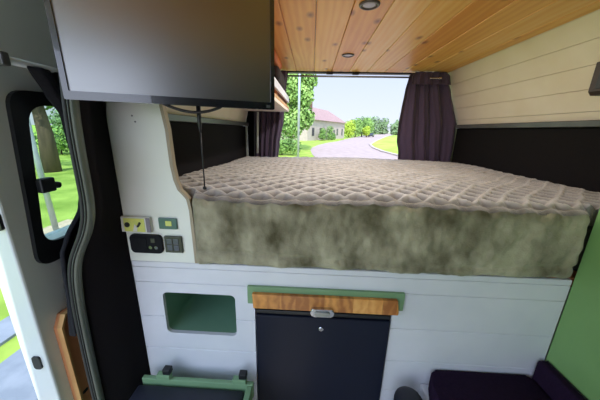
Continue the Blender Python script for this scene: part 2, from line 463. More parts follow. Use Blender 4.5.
# green batten and slide-out wooden top over the fridge
tag(obj('green_batten', BX(-.231, .376, .846, .8595, .752, .829, bev=.002), M_sage), 'sage green painted batten on the white planks above the fridge', 'batten')
t = empty('slide_out_worktop', (.06, .80, .785), 'thick varnished wooden worktop lip above the fridge', 'worktop')
Z0 = .745
bm = prism(bmesh.new(), [(-.205, Z0), (.352, Z0), (.354, Z0+.012), (.345, Z0+.063), (-.208, Z0+.063)], 'y', .828, .8457, bev=.002)
bm2 = bmesh.new()
part('wooden_top', bm, M_oak, t)
bm = bmesh.new()
prism(bm, rrect(.018, .107, .733, .767, .012), 'y', .812, .8275, bev=.003)
pl = part('latch', bm, M_chrome, t, smooth=False)
bm = bmesh.new(); prism(bm, rrect(.034, .092, .740, .757, .007), 'y', .8075, .812, bev=.001)
part('latch_lever', bm, M_steel, pl)

# ------------------------------------------------------------------ fridge
t = empty('fridge', (.068, 1.1, 0), 'black fridge set into the white planks under the wooden worktop', 'fridge')
part('cabinet', BX(-.2, .337, .884, 1.34, .02, .716, bev=.006), M_plastic, t)
d = part('door', BX(-.2, .337, .848, .8825, .05, .698, bev=.006, seg=3), M_fridge, t)
part('top_strip', BX(-.2, .337, .856, .8825, .7, .717, bev=.003), M_plastic, t)
bm = bmesh.new(); tube(bm, [(.064,.8485,.648),(.064,.845,.648),(.064,.8435,.648)], [.0105,.0105,.008], 20)
lk = part('door_lock', bm, M_chrome, d)
bm = BX(.0628, .0652, .8425, .8434, .6435, .6525); part('keyhole', bm, M_plastic, lk)
for sx in (-.16, .297):
    bm = bmesh.new(); lathe(bm, [(0,0),(.018,0),(.018,.02),(0,.02)], sx, .93, 16); part('foot', bm, M_plastic, t)

# ------------------------------------------------------------------ mattress and throw
tag(obj('mattress', BX(-.57, 1.235, .91, 2.255, .912, 1.10, bev=.03, seg=4), mat('mattress_ticking', (70,70,66), .9, rgb2=(80,80,74), scale=50, bump=.2)), 'mattress lying hidden beneath the grey fur throw', 'mattress')

XL, XR, FL, FR = -.592, 1.255, -.425, .964
def topz(x_, y_):
    z = 1.178 - .012*max(0, min(1, (1.12 - y_)/.24)) + .012*math.sin(2.1*x_ + .8) + .010*noise.noise(Vector((x_*2.2, y_*2.2, 3)))
    z += .03*max(0, (-.2 - x_)/.4)*max(0, min(1, (1.75 - y_)/.7))
    z -= .012*max(0, (y_ - 1.9)/.45)
    return z
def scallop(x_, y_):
    """1 on the raised net of the fur, 0 in the middle of each almond cell"""
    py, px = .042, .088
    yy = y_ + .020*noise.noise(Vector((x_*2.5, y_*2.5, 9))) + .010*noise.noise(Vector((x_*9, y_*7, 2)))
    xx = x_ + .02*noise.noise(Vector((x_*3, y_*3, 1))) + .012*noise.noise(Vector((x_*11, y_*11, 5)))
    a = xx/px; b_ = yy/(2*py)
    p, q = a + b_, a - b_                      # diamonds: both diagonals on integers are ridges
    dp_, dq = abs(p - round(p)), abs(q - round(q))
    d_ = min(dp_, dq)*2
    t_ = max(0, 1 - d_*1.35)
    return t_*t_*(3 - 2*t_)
t = empty('fur_throw', (.33, 1.6, .912), 'taupe ruched faux-fur throw covering the whole bed', 'blanket')
bm = bmesh.new()
pile_shade = bm.verts.layers.float.new('pile_shade')
nx, ny = 300, 250
YF, YB = .882, 2.285
def top_point(x_, y_):
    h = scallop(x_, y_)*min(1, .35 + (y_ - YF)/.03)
    z = topz(x_, y_) + .021*h - .004
    if y_ > YB - .05: z -= .035*((y_ - YB + .05)/.05)**2
    e_ = min(x_ - XL, XR - x_)
    if e_ < .03: z -= .02*(1 - e_/.03)**2
    return z + .0022*noise.noise(Vector((x_*60, y_*60, 4))), h
G = []
NA, NT, RO = 12, 6, .036                          # rows of the roll over the front edge, those that belong to the top, its radius
for j in range(-NT, 0):
    row = []
    a_ = .5*PI*(-j)/NA
    for i in range(nx+1):
        x_ = XL + (XR - XL)*i/nx
        if FL < x_ < FR:
            z, h = top_point(x_, YF)
            e_ = min(x_ - FL, FR - x_)
            v = bm.verts.new((x_, YF - RO*math.sin(a_)*1.02 - .002 + (.018*(1 - e_/.02)**2 if e_ < .02 else 0), z + .002 - RO*(1 - math.cos(a_))))
        else:
            z, h = top_point(x_, .905); v = bm.verts.new((x_, .905 + .0004*j, z + .0004*j))
        v[pile_shade] = h; row.append(v)
    G.append(row)
for j in range(ny+1):
    y_ = YF + (YB - YF)*j/ny
    row = []
    for i in range(nx+1):
        x_ = XL + (XR - XL)*i/nx
        yy = y_ if FL < x_ < FR else max(y_, .905 + (y_ - YF)*.02)
        z, h = top_point(x_, yy)
        v = bm.verts.new((x_, yy, z)); v[pile_shade] = h; row.append(v)
    G.append(row)
for j in range(len(G)-1):
    for i in range(nx): bm.faces.new((G[j][i], G[j][i+1], G[j+1][i+1], G[j+1][i]))
low = [[bm.verts.new((v.co.x, v.co.y, 1.108)) for v in r] for r in (G[NT], G[-1])]   # skirt so that the throw has depth
for g, l in ((G[NT], low[0]), (G[-1], low[1])):
    for i in range(nx): bm.faces.new((g[i], g[i+1], l[i+1], l[i]))
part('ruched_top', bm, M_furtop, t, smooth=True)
bm = bmesh.new()
nx, nz = 300, 72
F = []
for k in range(nz+1):
    row = []
    for i in range(nx+1):
        x_ = FL + (FR - FL)*i/nx
        zt, h = top_point(x_, YF)
        R_ = RO
        if k <= NA:
            a_ = .5*PI*k/NA; u = 0
            y_ = YF - R_*math.sin(a_)*1.02; z = zt + .001 - R_*(1 - math.cos(a_))
            g_ = k/NA
        else:
            u = (k - NA)/(nz - NA); g_ = 1
            zs = zt + .001 - R_; z = zs + (.914 - zs)*u; y_ = YF - R_*1.02
        y_ += g_*(.012*noise.noise(Vector((x_*5.5, z*2.2, 3))) + .009*noise.noise(Vector((x_*13, z*9, 6))) + .005*noise.noise(Vector((x_*42, z*30, 8))))
        y_ += .009*math.sin(x_*17 + 2.4*math.sin(x_*5) + 2*z)*u + .006*math.exp(-((u-.80-.06*math.sin(x_*4))/.045)**2)*(1+noise.noise(Vector((x_*6,0,2))))
        if u > .9: y_ += .012*((u-.9)/.1)**2; z += .004*math.sin(x_*30)*((u-.9)/.1)
        e_ = min(x_ - FL, FR - x_)
        if e_ < .02: y_ += .018*(1 - e_/.02)**2
        row.append(bm.verts.new((x_, y_, max(z, .9135))))
    F.append(row)
for k in range(nz):
    for i in range(nx): bm.faces.new((F[k][i], F[k][i+1], F[k+1][i+1], F[k+1][i]))
B = [bm.verts.new((v.co.x, .902, v.co.z)) for v in F[-1]]
for i in range(nx): bm.faces.new((F[-1][i], F[-1][i+1], B[i+1], B[i]))
dp = part('plush_drop', bm, M_furdrop, t, smooth=True)
dp['label'] = 'olive taupe plush front of the throw'

# ------------------------------------------------------------------ green cabinet on the right, bench and cushions
t = empty('tall_cabinet', (1.15, 0, 0), 'green painted cabinet side panel at the right edge', 'cabinet')
part('side_panel', BX(.976, .994, -.5, .859, 0, 1.62, bev=.002), M_green, t)
part('carcass', BX(.995, 1.43, -.5, .855, 0, 1.615, bev=.004), M_green, t)
tag(obj('trim_17', BX(.98, 1.45, -.5, .855, 1.622, 1.9, bev=.004), M_headboard), 'dark wall lining added above the green cabinet to darken the monitor reflection', 'wall panel', kind='structure')  # unseen, added dark so the right of the monitor reflects black
tag(obj('trim_20', BX(.12, 1.45, -1.64, -1.005, 1.917, 1.96), M_black_cloth), 'added dark cover over the right half of the cab, hiding sky from the monitor', 'roof lining', kind='structure')  # unseen, added above the dark screen so the monitor mirrors no sky
tag(obj('trim_18', BX(.12, 1.45, -1.7, -1.64, 0, 1.96, bev=.004), M_black_cloth), 'added dark screen behind the camera that darkens the monitor reflection', 'light blocker', kind='structure')  # unseen blocker, added to darken what the monitor reflects
tag(obj('trim_19', BX(1.4, 1.45, -1.64, -.505, 0, 1.91, bev=.004), M_black_cloth), 'side wall forward of the green cabinet, added dark for the monitor reflection', 'wall panel', kind='structure')  # dark filler out of view, put in for the monitor's reflection
t = empty('bench_base', (.72, .4, 0), 'white boxed bench base in front of the bed panel', 'bench')
part('box', BX(.50, .95, -.35, .856, .0, .385, bev=.003), M_white, t)
bm = bmesh.new()
pts = rpoly([(.530,.852),(.515,.81),(.503,.775),(.508,.70),(.508,-.33),(.93,-.33),(.93,.852)], .018)
prism(bm, pts, 'z', .387, .470, bev=.012)
tag(obj('seat_cushion', bm, M_seat, smooth=True), 'dark aubergine seat cushion lying on the bench', 'cushion')
bm = BX(.934, .972, -.33, .852, .40, .555, bev=.012, seg=4)
t = empty('back_cushion', (.953, .26, .40), 'slim dark cushion standing against the green cabinet side', 'cushion')
part('cushion_body', bm, M_seat, t, smooth=True)
bm = bmesh.new(); tube(bm, [(.9695, .845, .553), (.9695, .3, .555), (.9695, -.32, .553)], .004, 8)
part('piping', bm, M_plastic, t, smooth=True)

bm = bmesh.new()
t = empty('canister', (.41, .76, .0), 'round-topped black canister standing beside the dark bench cushion', 'canister')
lathe(bm, [(0,.0),(.05,.0),(.052,.01),(.052,.365),(.050,.375),(0,.375)], .412, .757, 40); part('body', bm, M_plastic, t, smooth=True)
bm = bmesh.new()
lathe(bm, [(0,.376),(.0525,.376),(.0535,.385),(.0535,.412),(.0515,.424),(.045,.433),(.03,.438),(0,.44)], .412, .757, 40); part('lid', bm, M_lid, t, smooth=True)

# ------------------------------------------------------------------ box seat bottom-left
t = empty('box_seat', (-.44, .55, 0), 'box seat with a dark padded lid and green rail below the niche', 'box seat')
part('box_body', BX(-.69, -.215, .28, .80, 0, .335, bev=.004), M_sage, t)
bm = bmesh.new(); box(bm, -.685, -.236, .285, .782, .337, .388, bev=.014, seg=4)
part('padded_lid', bm, M_lid, t, smooth=True)
part('back_rail', BX(-.672, -.205, .785, .803, .337, .409, bev=.003), M_sage, t)
part('side_rail', BX(-.231, -.208, .285, .784, .337, .405, bev=.003), M_sage, t)
for hx in (-.575, -.258):
    h = part('hinge_block', BX(hx - .032, hx + .024, .782, .806, .4095, .432, bev=.003), M_sage, t)
    bm = BX(hx - .006, hx + .026, .785, .812, .4325, .458, bev=.004); part('hinge', bm, M_plastic, h)

# ------------------------------------------------------------------ sockets and switches on the white column
t = empty('power_socket', (-.645, .86, 1.065), 'white double socket with a yellow-green faceplate on the white column', 'socket')
part('housing', BX(-.703, -.583, .846, .8595, 1.037, 1.098, bev=.004), M_sock, t)
part('faceplate', BX(-.682, -.603, .8445, .8462, 1.041, 1.093, bev=.001), M_yellow, t)
bm = bmesh.new(); tube(bm, [(-.668,.8448,1.068),(-.668,.8415,1.068)], .0095, 16); part('port', bm, M_plastic, t)
bm = bmesh.new(); prism(bm, [(-.634,1.060),(-.626,1.060),(-.615,1.076),(-.622,1.080)], 'y', .842, .8448); part('port', bm, M_plastic, t)
bm = bmesh.new(); prism(bm, [(-.650,1.043),(-.634,1.043),(-.630,1.062),(-.640,1.070)], 'y', .8432, .8448); part('white_mark', bm, M_sock, t)
part('end_cap', BX(-.597, -.582, .8435, .8475, 1.04, 1.096, bev=.001), mat('mauve_cap', (120,112,124), .4, rgb2=(128,120,132), scale=20), t)
t = empty('battery_monitor', (-.52, .86, 1.074), 'small teal display with a yellow reading right of the socket', 'display')
part('display_case', BX(-.555, -.486, .852, .8595, 1.052, 1.096, bev=.003), M_teal, t)
part('reading', BX(-.528, -.505, .8508, .8522, 1.066, 1.085, bev=.001), M_yellow, t)
t = empty('outlet_panel', (-.61, .86, .988), 'black rounded outlet panel below the yellow-green socket', 'outlet panel')
bm = bmesh.new(); prism(bm, rrect(-.672, -.55, .953, 1.027, .014), 'y', .848, .8595, bev=.002); part('plate', bm, M_blackmatte, t)
bm = bmesh.new(); prism(bm, rrect(-.660, -.607, .962, 1.018, .008), 'y', .8455, .8482, bev=.001); part('flap', bm, M_blackmatte, t)
part('yellow_switch', BX(-.590, -.574, .8455, .8482, .998, 1.015, bev=.001), M_olive, t)
for q in (-.594, -.572):
    bm = bmesh.new(); tube(bm, [(q,.8482,.978),(q,.8455,.978)], .007, 14); part('port', bm, M_bezel, t)
t = empty('switch_plate', (-.507, .86, .99), 'olive black switch plate right of the black outlet panel', 'switch')
part('plate', BX(-.541, -.474, .851, .8595, .957, 1.025, bev=.003), M_olive, t)
for i in range(2):
    for j in range(2):
        part('rocker', BX(-.531 + .025*i, -.510 + .025*i, .8485, .8512, .967 + .026*j, .989 + .026*j, bev=.001), M_bezel, t)

# ------------------------------------------------------------------ monitor, turned a little towards the right
A = Vector((-.625, .655, 0)); Bv = Vector((-.124, .861, 0))
ang = math.atan2(Bv.y - A.y, Bv.x - A.x); W = (Bv - A).length
t = empty('monitor', (A.x, A.y, 1.48), 'black flat monitor hanging above the left of the bed', 'monitor')
t.rotation_euler.z = ang
H = .335
ms = Matrix.Rotation(0, 4, 'Z')
obj('back_shell', BX(.004, W-.004, .012, .04, .004, H-.004, bev=.008), M_plastic, t)
bm = bmesh.new(); ring_prism(bm, rrect(0, W, 0, H, .004), rrect(.012, W-.012, .021, H-.012, .002), 'y', -.004, .012); obj('bezel', bm, M_bezel, t)
obj('screen', BX(.0115, W-.0115, .001, .011, .0205, H-.0115), M_screen, t)
bm = BX(W*.5-.06, W*.5+.06, .041, .065, .1, .22, bev=.004); obj('mount_plate', bm, M_plastic, t)
bm = bmesh.new(); tube(bm, [(W*.5, .065, .16), (W*.5, .13, .17)], .014, 12); obj('mount_arm', bm, M_plastic, t, smooth=True)
obj('button_strip', BX(W-.026, W-.014, -.0055, -.0038, .005, .013, bev=.0006), M_ledge, t)

bm = bmesh.new(); tube(bm, spline([(-.435,.75,1.486),(-.40,.765,1.471),(-.36,.778,1.463),(-.32,.79,1.466),(-.285,.802,1.478),(-.275,.807,1.486)], 6), .0042, 8)
tag(obj('cable', bm, M_plastic, smooth=True), 'black cable looping under the monitor', 'cable')
t = empty('hanging_cord', (-.347, .80, 1.224), 'thin black cord hanging straight down from under the monitor to the bed', 'cord')
bm = bmesh.new(); tube(bm, [(-.347,.80,1.50),(-.347,.80,1.43),(-.347,.80,1.405)], [.0065,.0062,.003], 10); part('sleeve', bm, M_plastic, t, smooth=True)
bm = bmesh.new(); tube(bm, [(-.347,.80,1.41),(-.346,.80,1.32),(-.347,.80,1.232)], .0024, 8); part('wire', bm, M_plastic, t, smooth=True)
bm = bmesh.new(); lathe(bm, [(0,1.222),(.005,1.223),(.0065,1.227),(.005,1.232),(0,1.234)], -.347, .80, 14); part('cord_end', bm, M_plastic, t, smooth=True)

# ------------------------------------------------------------------ overhead shelf on the left with things in it
t = empty('overhead_shelf', (-.4, 1.6, 1.56), 'cream overhead shelf high on the left behind the monitor', 'shelf')
part('bottom_board', BX(-.572, -.2, 1.0, 2.255, 1.563, 1.583, bev=.002), M_cream, t)
part('front_lip', BX(-.215, -.2, 1.0, 2.255, 1.5835, 1.602, bev=.002), M_plyedge, t)
part('front_rail', BX(-.215, -.2, 1.0, 2.255, 1.634, 1.678, bev=.002), M_white, t)
for y_ in (1.0, 1.62, 2.237):
    part('divider', BX(-.549, -.2165, y_, y_ + .016, 1.584, 1.70, bev=.002), M_ply, t)
def soft(name, x0, x1, y0, y1, z0, z1, m, label, cat, r=.03, amp=.008):
    bm = bmesh.new(); box(bm, x0, x1, y0, y1, z0, z1, bev=r, seg=4)
    bmesh.ops.subdivide_edges(bm, edges=bm.edges[:], cuts=3, use_grid_fill=True)
    for v in bm.verts:
        f_ = min(1, (v.co.z - z0)/.02)
        v.co += Vector((noise.noise(v.co*14), noise.noise(v.co*14 + Vector((5,5,5))), max(0,noise.noise(v.co*12 + Vector((9,1,3))))))*amp*f_
    return tag(obj(name, bm, m, smooth=True), label, cat)
soft('folded_blanket', -.53, -.225, 1.66, 2.22, 1.584, 1.715, M_brown, 'reddish brown folded blanket showing behind the white shelf rail', 'blanket', .02, .004)
soft('duffel_bag', -.48, -.225, 1.80, 2.21, 1.725, 1.825, M_bag, 'dark soft bag lying on top of the brown blanket', 'bag', .035, .006)
soft('rolled_mat', -.45, -.235, 1.68, 2.05, 1.835, 1.895, mat('orange_mat', (206,110,40), .7, rgb2=(184,90,32), scale=10, bump=.2), 'orange-brown roll on top of the dark bag by the ceiling', 'mat', .025, .003)

# ------------------------------------------------------------------ ceiling lights
for i, (cx, cy, lb) in enumerate(((.208, 1.17, 'nearer round recessed downlight in the pine ceiling'), (.219, 1.865, 'farther round recessed downlight close to the rear doorway'))):
    ld = bpy.data.lights.new('downlight_fill', 'AREA'); ld.shape = 'DISK'; ld.size = .055; ld.energy = 4.6; ld.color = (1.0, .95, .89)  # added fill light; the downlights themselves are off
    lo = bpy.data.objects.new('downlight_fill', ld); COL.objects.link(lo); lo.location = (cx, cy, 1.891)
    t = empty('downlight', (cx, cy, 1.9), lb, 'ceiling light', 'recessed ceiling downlights')
    bm = bmesh.new(); lathe(bm, [(.030,1.8995),(.041,1.8995),(.0405,1.896),(.036,1.8925),(.031,1.8935),(.030,1.8995)], cx, cy, 40); part('ring', bm, M_ring, t, smooth=True)
    bm = bmesh.new(); lathe(bm, [(0,1.8955),(.02,1.8953),(.0305,1.897),(.0305,1.8992),(0,1.8992)], cx, cy, 40); part('lens', bm, M_lens, t, smooth=True)

# ------------------------------------------------------------------ rear curtains and rod
t = empty('curtain_rail', (.4, 2.37, 1.862), 'thin dark curtain rail across the rear doorway', 'curtain rail')
bm = bmesh.new(); tube(bm, [(-.5, 2.368, 1.862), (1.07, 2.368, 1.866)], .0075, 12); part('rod', bm, M_steel, t, smooth=True)
for bx_ in (.133, .352):
    part('bracket', BX(bx_ - .028, bx_ + .028, 2.352, 2.379, 1.878, 1.915, bev=.004), M_plastic, t)
bm = bmesh.new(); tube(bm, [(.93,2.266,1.842),(1.0,2.266,1.842),(1.005,2.266,1.842),(1.022,2.266,1.842)], [.006,.006,.011,.011], 12); part('finial', bm, M_chrome, t)
bm = bmesh.new(); tube(bm, [(1.012,2.266,1.842),(1.03,2.33,1.862),(1.03,2.366,1.865)], .006, 10); part('rod_bend', bm, M_steel, t, smooth=True)
bm = bmesh.new()
drape(bm, [(1.893,.80,1.06),(1.87,.785,1.09),(1.75,.765,1.148),(1.6,.752,1.20),(1.5,.745,1.24),(1.35,.748,1.25),(1.25,.775,1.25),(1.0,.80,1.25)], 2.325, 4, .014, nz=70, nu=160)
t = empty('curtain', (.95, 2.325, 1.0), 'gathered dark plum curtain at the right of the rear doorway', 'curtain', 'rear curtains')
part('cloth', bm, M_curtain, t, smooth=True)
bm = bmesh.new()
drape(bm, [(1.893,.82,1.07),(1.86,.80,1.10),(1.80,.80,1.115)], 2.283, 4, .006, nz=10, nu=80); part('heading', bm, M_curtain, t, smooth=True)
bm = bmesh.new()
drape(bm, [(1.893,-.56,-.22),(1.7,-.53,-.24),(1.5,-.52,-.255),(1.3,-.525,-.29),(1.0,-.53,-.32)], 2.325, 5, .018, nz=60, nu=140, phase=1.5)
t = empty('curtain', (-.4, 2.325, 1.0), 'gathered dark plum curtain at the left of the rear doorway under the shelf', 'curtain', 'rear curtains')
part('cloth', bm, M_curtain, t, smooth=True)
bm = bmesh.new(); tube(bm, [(-.468, 2.27, 1.558), (-.474, 2.268, 1.40), (-.478, 2.266, 1.21)], .009, 10)
tag(obj('cover_strip', bm, M_doorwhite, smooth=True), 'narrow white strip hanging in front of the left rear curtain', 'strip')

# dark fitting on the right wall
t = empty('wall_fitting', (1.19, 1.3, 1.66), 'dark brown box fitting mounted on the cream planks at the right edge', 'fitting')
bm = bmesh.new(); prism(bm, [(1.24,1.578),(1.112,1.578),(1.10,1.592),(1.10,1.70),(1.178,1.712)], 'y', .88, 1.147, bev=.004); part('casing', bm, M_fit, t)
bm = BX(1.0965, 1.1005, .90, 1.12, 1.60, 1.69, bev=.001); part('front_grille', bm, M_plastic, t)

# ------------------------------------------------------------------ sliding door standing open on the left
door = empty('door_1', (-.9, .664, -.15), 'white sliding door standing open on the left with a window', 'door', kind='structure')
DL = Vector(door.location)
bm = BX(-.988, -.90, .664, 1.95, -.15, 1.92, bev=.006)
bmesh.ops.translate(bm, verts=bm.verts[:], vec=-DL)
dbody = obj('door_panel', bm, M_doorwhite, door); bpy.context.view_layer.update()
gl = rpoly([(.738,1.02),(.792,1.478),(1.06,1.49),(1.05,1.02)], .06)
cut = prism(bmesh.new(), gl, 'x', -1.1, -.8)
carve(dbody, [cut])
fo = rpoly([(.708,.955),(.752,1.515),(1.14,1.53),(1.14,.955)], .05)
bm = bmesh.new(); ring_prism(bm, fo, rpoly([(.741,1.024),(.795,1.474),(1.057,1.486),(1.047,1.024)], .06), 'x', -.9, -.886)
wf = part('window_frame', bm, M_plastic, door)
bm = bmesh.new(); prism(bm, rpoly([(.7385,1.0205),(.7925,1.4775),(1.0595,1.4895),(1.0495,1.0205)], .06), 'x', -.962, -.957); part('glass', bm, M_glass, door)
lt = part('window_latch', BX(-.8855, -.862, .758, .806, 1.20, 1.248, bev=.006), M_plastic, door)
bm = bmesh.new(); tube(bm, [(-.872,.80,1.222),(-.872,.822,1.216)], .011, 12); part('latch_knob', bm, M_plastic, lt)
bm = bmesh.new(); prism(bm, rrect(-.95, -.922, .583, .636, .008), 'y', .658, .6645, bev=.001); part('striker', bm, M_plastic, door)
bm = bmesh.new(); prism(bm, rrect(-.935, -.905, 1.11, 1.165, .008), 'y', .656, .6645, bev=.001); part('door_catch', bm, M_plastic, door)
bm = bmesh.new(); tube(bm, [(-.852,.70,1.588),(-.852,1.2,1.586)], .011, 12); rd = part('curtain_rod', bm, M_doorwhite, door, smooth=True)
part('rod_mount', BX(-.8995, -.835, .715, .737, 1.57, 1.605, bev=.004), M_ledge, rd)
# wooden pocket at the bottom of the door
pk = [(.708,.02),(.708,.715),(.731,.757),(1.3,.757),(1.3,.02)]
bm = bmesh.new(); prism(bm, [(p_[0]+.0006, p_[1]-.0006) for p_ in pk], 'x', -.8995, -.872); pc = part('door_pocket', bm, M_ply, door)
bm = bmesh.new()
prism(bm, [(.708,.02),(.708,.715),(.731,.757),(1.3,.757),(1.3,.748),(.735,.748),(.716,.711),(.716,.02)], 'x', -.886, -.868); part('pocket_edge', bm, M_plyedge, pc)
bm = bmesh.new(); prism(bm, rrect(.722,.746,.385,.399,.006), 'x', -.8719, -.8705); part('finger_hole', bm, M_plastic, pc)
bm = bmesh.new()
drape(bm, [(1.582,.784,1.2),(1.508,.818,1.2),(1.45,.852,1.2),(1.2,.858,1.15),(1.133,.834,1.1),(1.041,.756,1.05),(.998,.73,1.0),(.87,.718,.9),(.686,.706,.76)], -.838, 5, .010, axis='x', nz=70, nu=90)
part('door_curtain', bm, M_dcurtain, door, smooth=True)

# ------------------------------------------------------------------ OUTDOORS
GZ = -.62
def leafy(rgb, rgb2): return mat('leaves', rgb, .6, .3, rgb2=rgb2, scale=1.5, detail=4)
M_grass = mat('grass', (122,148,58), .9, .1, rgb2=(170,190,88), scale=1.2, detail=8, bump=.5, bscale=8)
M_field = mat('meadow_grass', (150,190,70), .9, .1, rgb2=(178,208,92), scale=.6, detail=8)
M_road = mat('pale_asphalt', (164,146,141), .9, .15, rgb2=(178,159,153), scale=1.5, detail=6, bump=.2, bscale=30)
M_tar = mat('grey_asphalt', (118,126,134), .9, .2, rgb2=(134,141,148), scale=6, detail=6, bump=.2, bscale=60)
M_kerb = mat('kerb_stone', (176,160,150), .8, rgb2=(190,174,164), scale=4)
M_path = mat('gravel_path', (196,170,140), .9, rgb2=(214,188,158), scale=8, detail=6)
M_bark = mat('bark', (74,62,48), .9, rgb2=(96,80,62), scale=6, stretch=(1,1,.2), bump=.4)
M_render = mat('house_render', (176,162,152), .8, rgb2=(188,173,163), scale=3)
M_roof = mat('roof_tiles', (150,120,118), .8, rgb2=(170,138,135), scale=2, stretch=(1,1,3), bump=.4, bscale=12)
M_hwin = mat('house_window', (70,66,74), .2, rgb2=(86,80,88), scale=3)
M_brick = mat('chimney_brick', (110,72,66), .85, rgb2=(128,86,78), scale=8)
M_pole = mat('galvanised_pole', (168,174,180), .4, metal=.5, rgb2=(184,188,192), scale=6)

def ground_poly(name, pts, z, m, label, cat, h=.05, kind='structure'):
    bm = bmesh.new(); prism(bm, pts, 'z', z - h, z)
    return tag(obj(name, bm, m), label, cat, kind=kind)
ground_poly('ground', [(-350,-80),(350,-80),(350,600),(-350,600)], GZ, M_grass, 'sunlit green grass around the van', 'grass', .3)
ground_poly('road', [(-2.5,-40),(9,-40),(8.2,12),(7.5,22),(7.25,27),(7.7,33.3),(8.9,40.6),(14.3,58.7),(29.8,107),(62,200),(130,390),(110,390),(50,200),(29,147),(17,98),(9,68),(5.0,51),(2.4,43),(1.0,37),(.1,31),(-.1,27),(.1,22),(.6,17),(.3,10),(-2.5,6)], GZ + .02, M_road, 'pale sunlit road curving away behind the van', 'road', .06)
ground_poly('pavement', [(-3.2,-2),(-2.87,-2),(-2.87,3),(-3.2,3)], GZ + .03, M_tar, 'grey paved strip beside the road outside the sliding door', 'pavement', .06)
ground_poly('path', [(-5.3,3.2),(-4.1,3.2),(-4.1,5.0),(-5.3,5.0)], GZ + .025, M_path, 'pale gravel patch in the grass outside the door window', 'path', .06)
ground_poly('lay_by', [(-2.62,-4),(-2.0,-4),(-2.0,3),(-2.62,3)], GZ + .035, M_tar, 'grey asphalt edge beside the van', 'asphalt', .05)
kp = [(8.2,12),(7.5,22),(7.25,27),(7.7,33.3),(8.9,40.6),(14.3,58.7),(29.8,107)]
bm = bmesh.new()
prism(bm, kp + [(a + .35, b_ - .05) for a, b_ in kp[::-1]], 'z', GZ - .05, GZ + .14)
tag(obj('kerb', bm, M_kerb), 'pale kerb edging the green at the right of the road', 'kerb', kind='structure')
bm = bmesh.new()
prism(bm, [(a + .3, b_ - .05) for a, b_ in kp] + [(60,140),(90,60),(60,-10),(9,-5)], 'z', GZ - .05, GZ + .11)
tag(obj('lawn', bm, M_field), 'bright green lawn inside the road bend', 'lawn', kind='structure')
ground_poly('field', [(-250,24),(-22,24),(-34,80),(-60,250),(-250,250)], GZ + .05, M_field, 'pale green field beyond the garden trees', 'field', .1)

def leaf_cloud(bm, blobs, n, size, rnd):
    """leaves: small folded quads scattered through rounded masses"""
    tot = sum(b_[3]**2 for b_ in blobs)
    for cx, cy, cz, r, sz in blobs:
        k = max(6, int(n*r*r/tot))
        for _ in range(k):
            d = Vector((rnd.gauss(0,1), rnd.gauss(0,1), rnd.gauss(0,1))).normalized()
            p = Vector((cx, cy, cz)) + Vector((d.x*r, d.y*r, d.z*r*sz))*(rnd.random()**.35)
            nrm = (d + Vector((rnd.uniform(-1,1), rnd.uniform(-1,1), rnd.uniform(-.4,1.2)))*.8).normalized()
            u = nrm.orthogonal().normalized(); u.rotate(Matrix.Rotation(rnd.uniform(0, 6.28), 3, nrm)); v = nrm.cross(u)
            s = size*rnd.uniform(.6, 1.3)
            q = [bm.verts.new(p + u*s), bm.verts.new(p + v*s*.55 + nrm*s*.15), bm.verts.new(p - u*s), bm.verts.new(p - v*s*.55 + nrm*s*.15)]
            bm.faces.new(q)
    return bm
def tree(name, x_, y_, th, blobs, n, size, leaf, label, cat, seed, tr=.2, group=None):
    rnd = random.Random(seed)
    t = empty(name, (x_, y_, GZ), label, cat, group)
    bm = bmesh.new(); leaf_cloud(bm, [(x_ + b_[0], y_ + b_[1], GZ + b_[2], b_[3], b_[4]) for b_ in blobs], n, size, rnd)
    part('foliage', bm, leaf, t)
    bm = bmesh.new(); tube(bm, [(x_, y_, GZ - .1), (x_ + .03*th, y_, GZ + th*.5), (x_, y_, GZ + th)], [tr*1.3, tr, tr*.7], 10)
    part('trunk', bm, M_bark, t, smooth=True)
    return t
L1 = leafy((104,144,70), (160,192,106)); L2 = leafy((86,122,60), (134,168,88)); L3 = leafy((110,134,92), (140,164,116)); L4 = leafy((150,180,50), (190,206,84))
tree('leafy_tree', -2.2, 26, 2.5, [(0,0,6.2,1.9,1.1),(1.3,0,8.0,1.3,1.1),(-1.2,0,5,1.9,1.2),(1.1,-.3,5.2,1.2,1),(.5,.3,10.2,1.8,1.2),(-1.3,.5,9,2,1.2),(1.7,.3,6.6,.9,1),(1.2,0,3.3,1.2,1.1),(0,0,2.6,1.4,1.1)], 15000, .19, L1, 'tall bright green tree left of the house behind the pole', 'tree', 3)
tree('shrub', -2.4, 21, .5, [(0,0,.9,.95,.9),(.95,0,.7,.7,.9),(-1.3,0,1.2,1.2,1)], 2600, .10, L2, 'low leafy shrub at the foot of the tall green tree', 'shrub', 4, .05)

# house: long low cottage facing the road
t = empty('house', (2.0, 56, GZ), 'long pale cottage with a reddish tiled roof by the road bend', 'house')
a0 = Vector((-.9, 50.0)); a1 = Vector((8.8, 72.0)); dr = (a1 - a0).normalized(); nr = Vector((-dr.y, dr.x))
Lh = (a1 - a0).length
def HP(s, d_, z): p = a0 + dr*s + nr*d_; return (p.x, p.y, z)
def quadbox(bm, s0, s1, d0, d1, z0, z1):
    vs = [bm.verts.new(HP(s, d_, z)) for z in (z0, z1) for s, d_ in ((s0,d0),(s1,d0),(s1,d1),(s0,d1))]
    for f_ in ((0,1,2,3),(7,6,5,4),(0,4,5,1),(1,5,6,2),(2,6,7,3),(3,7,4,0)): bm.faces.new([vs[i] for i in f_])
    return bm
WT = 3.4
part('wall', quadbox(bmesh.new(), 0, Lh, 0, 7.5, GZ, WT), M_render, t)
bm = bmesh.new()
e0 = [bm.verts.new(HP(s, d_, z)) for s, d_, z in ((-.4,-.5,WT),(Lh+.4,-.5,WT),(Lh+.4,8,WT),(-.4,8,WT),(2.5,3.7,WT+3.0),(Lh-3.5,3.7,WT+3.0))]
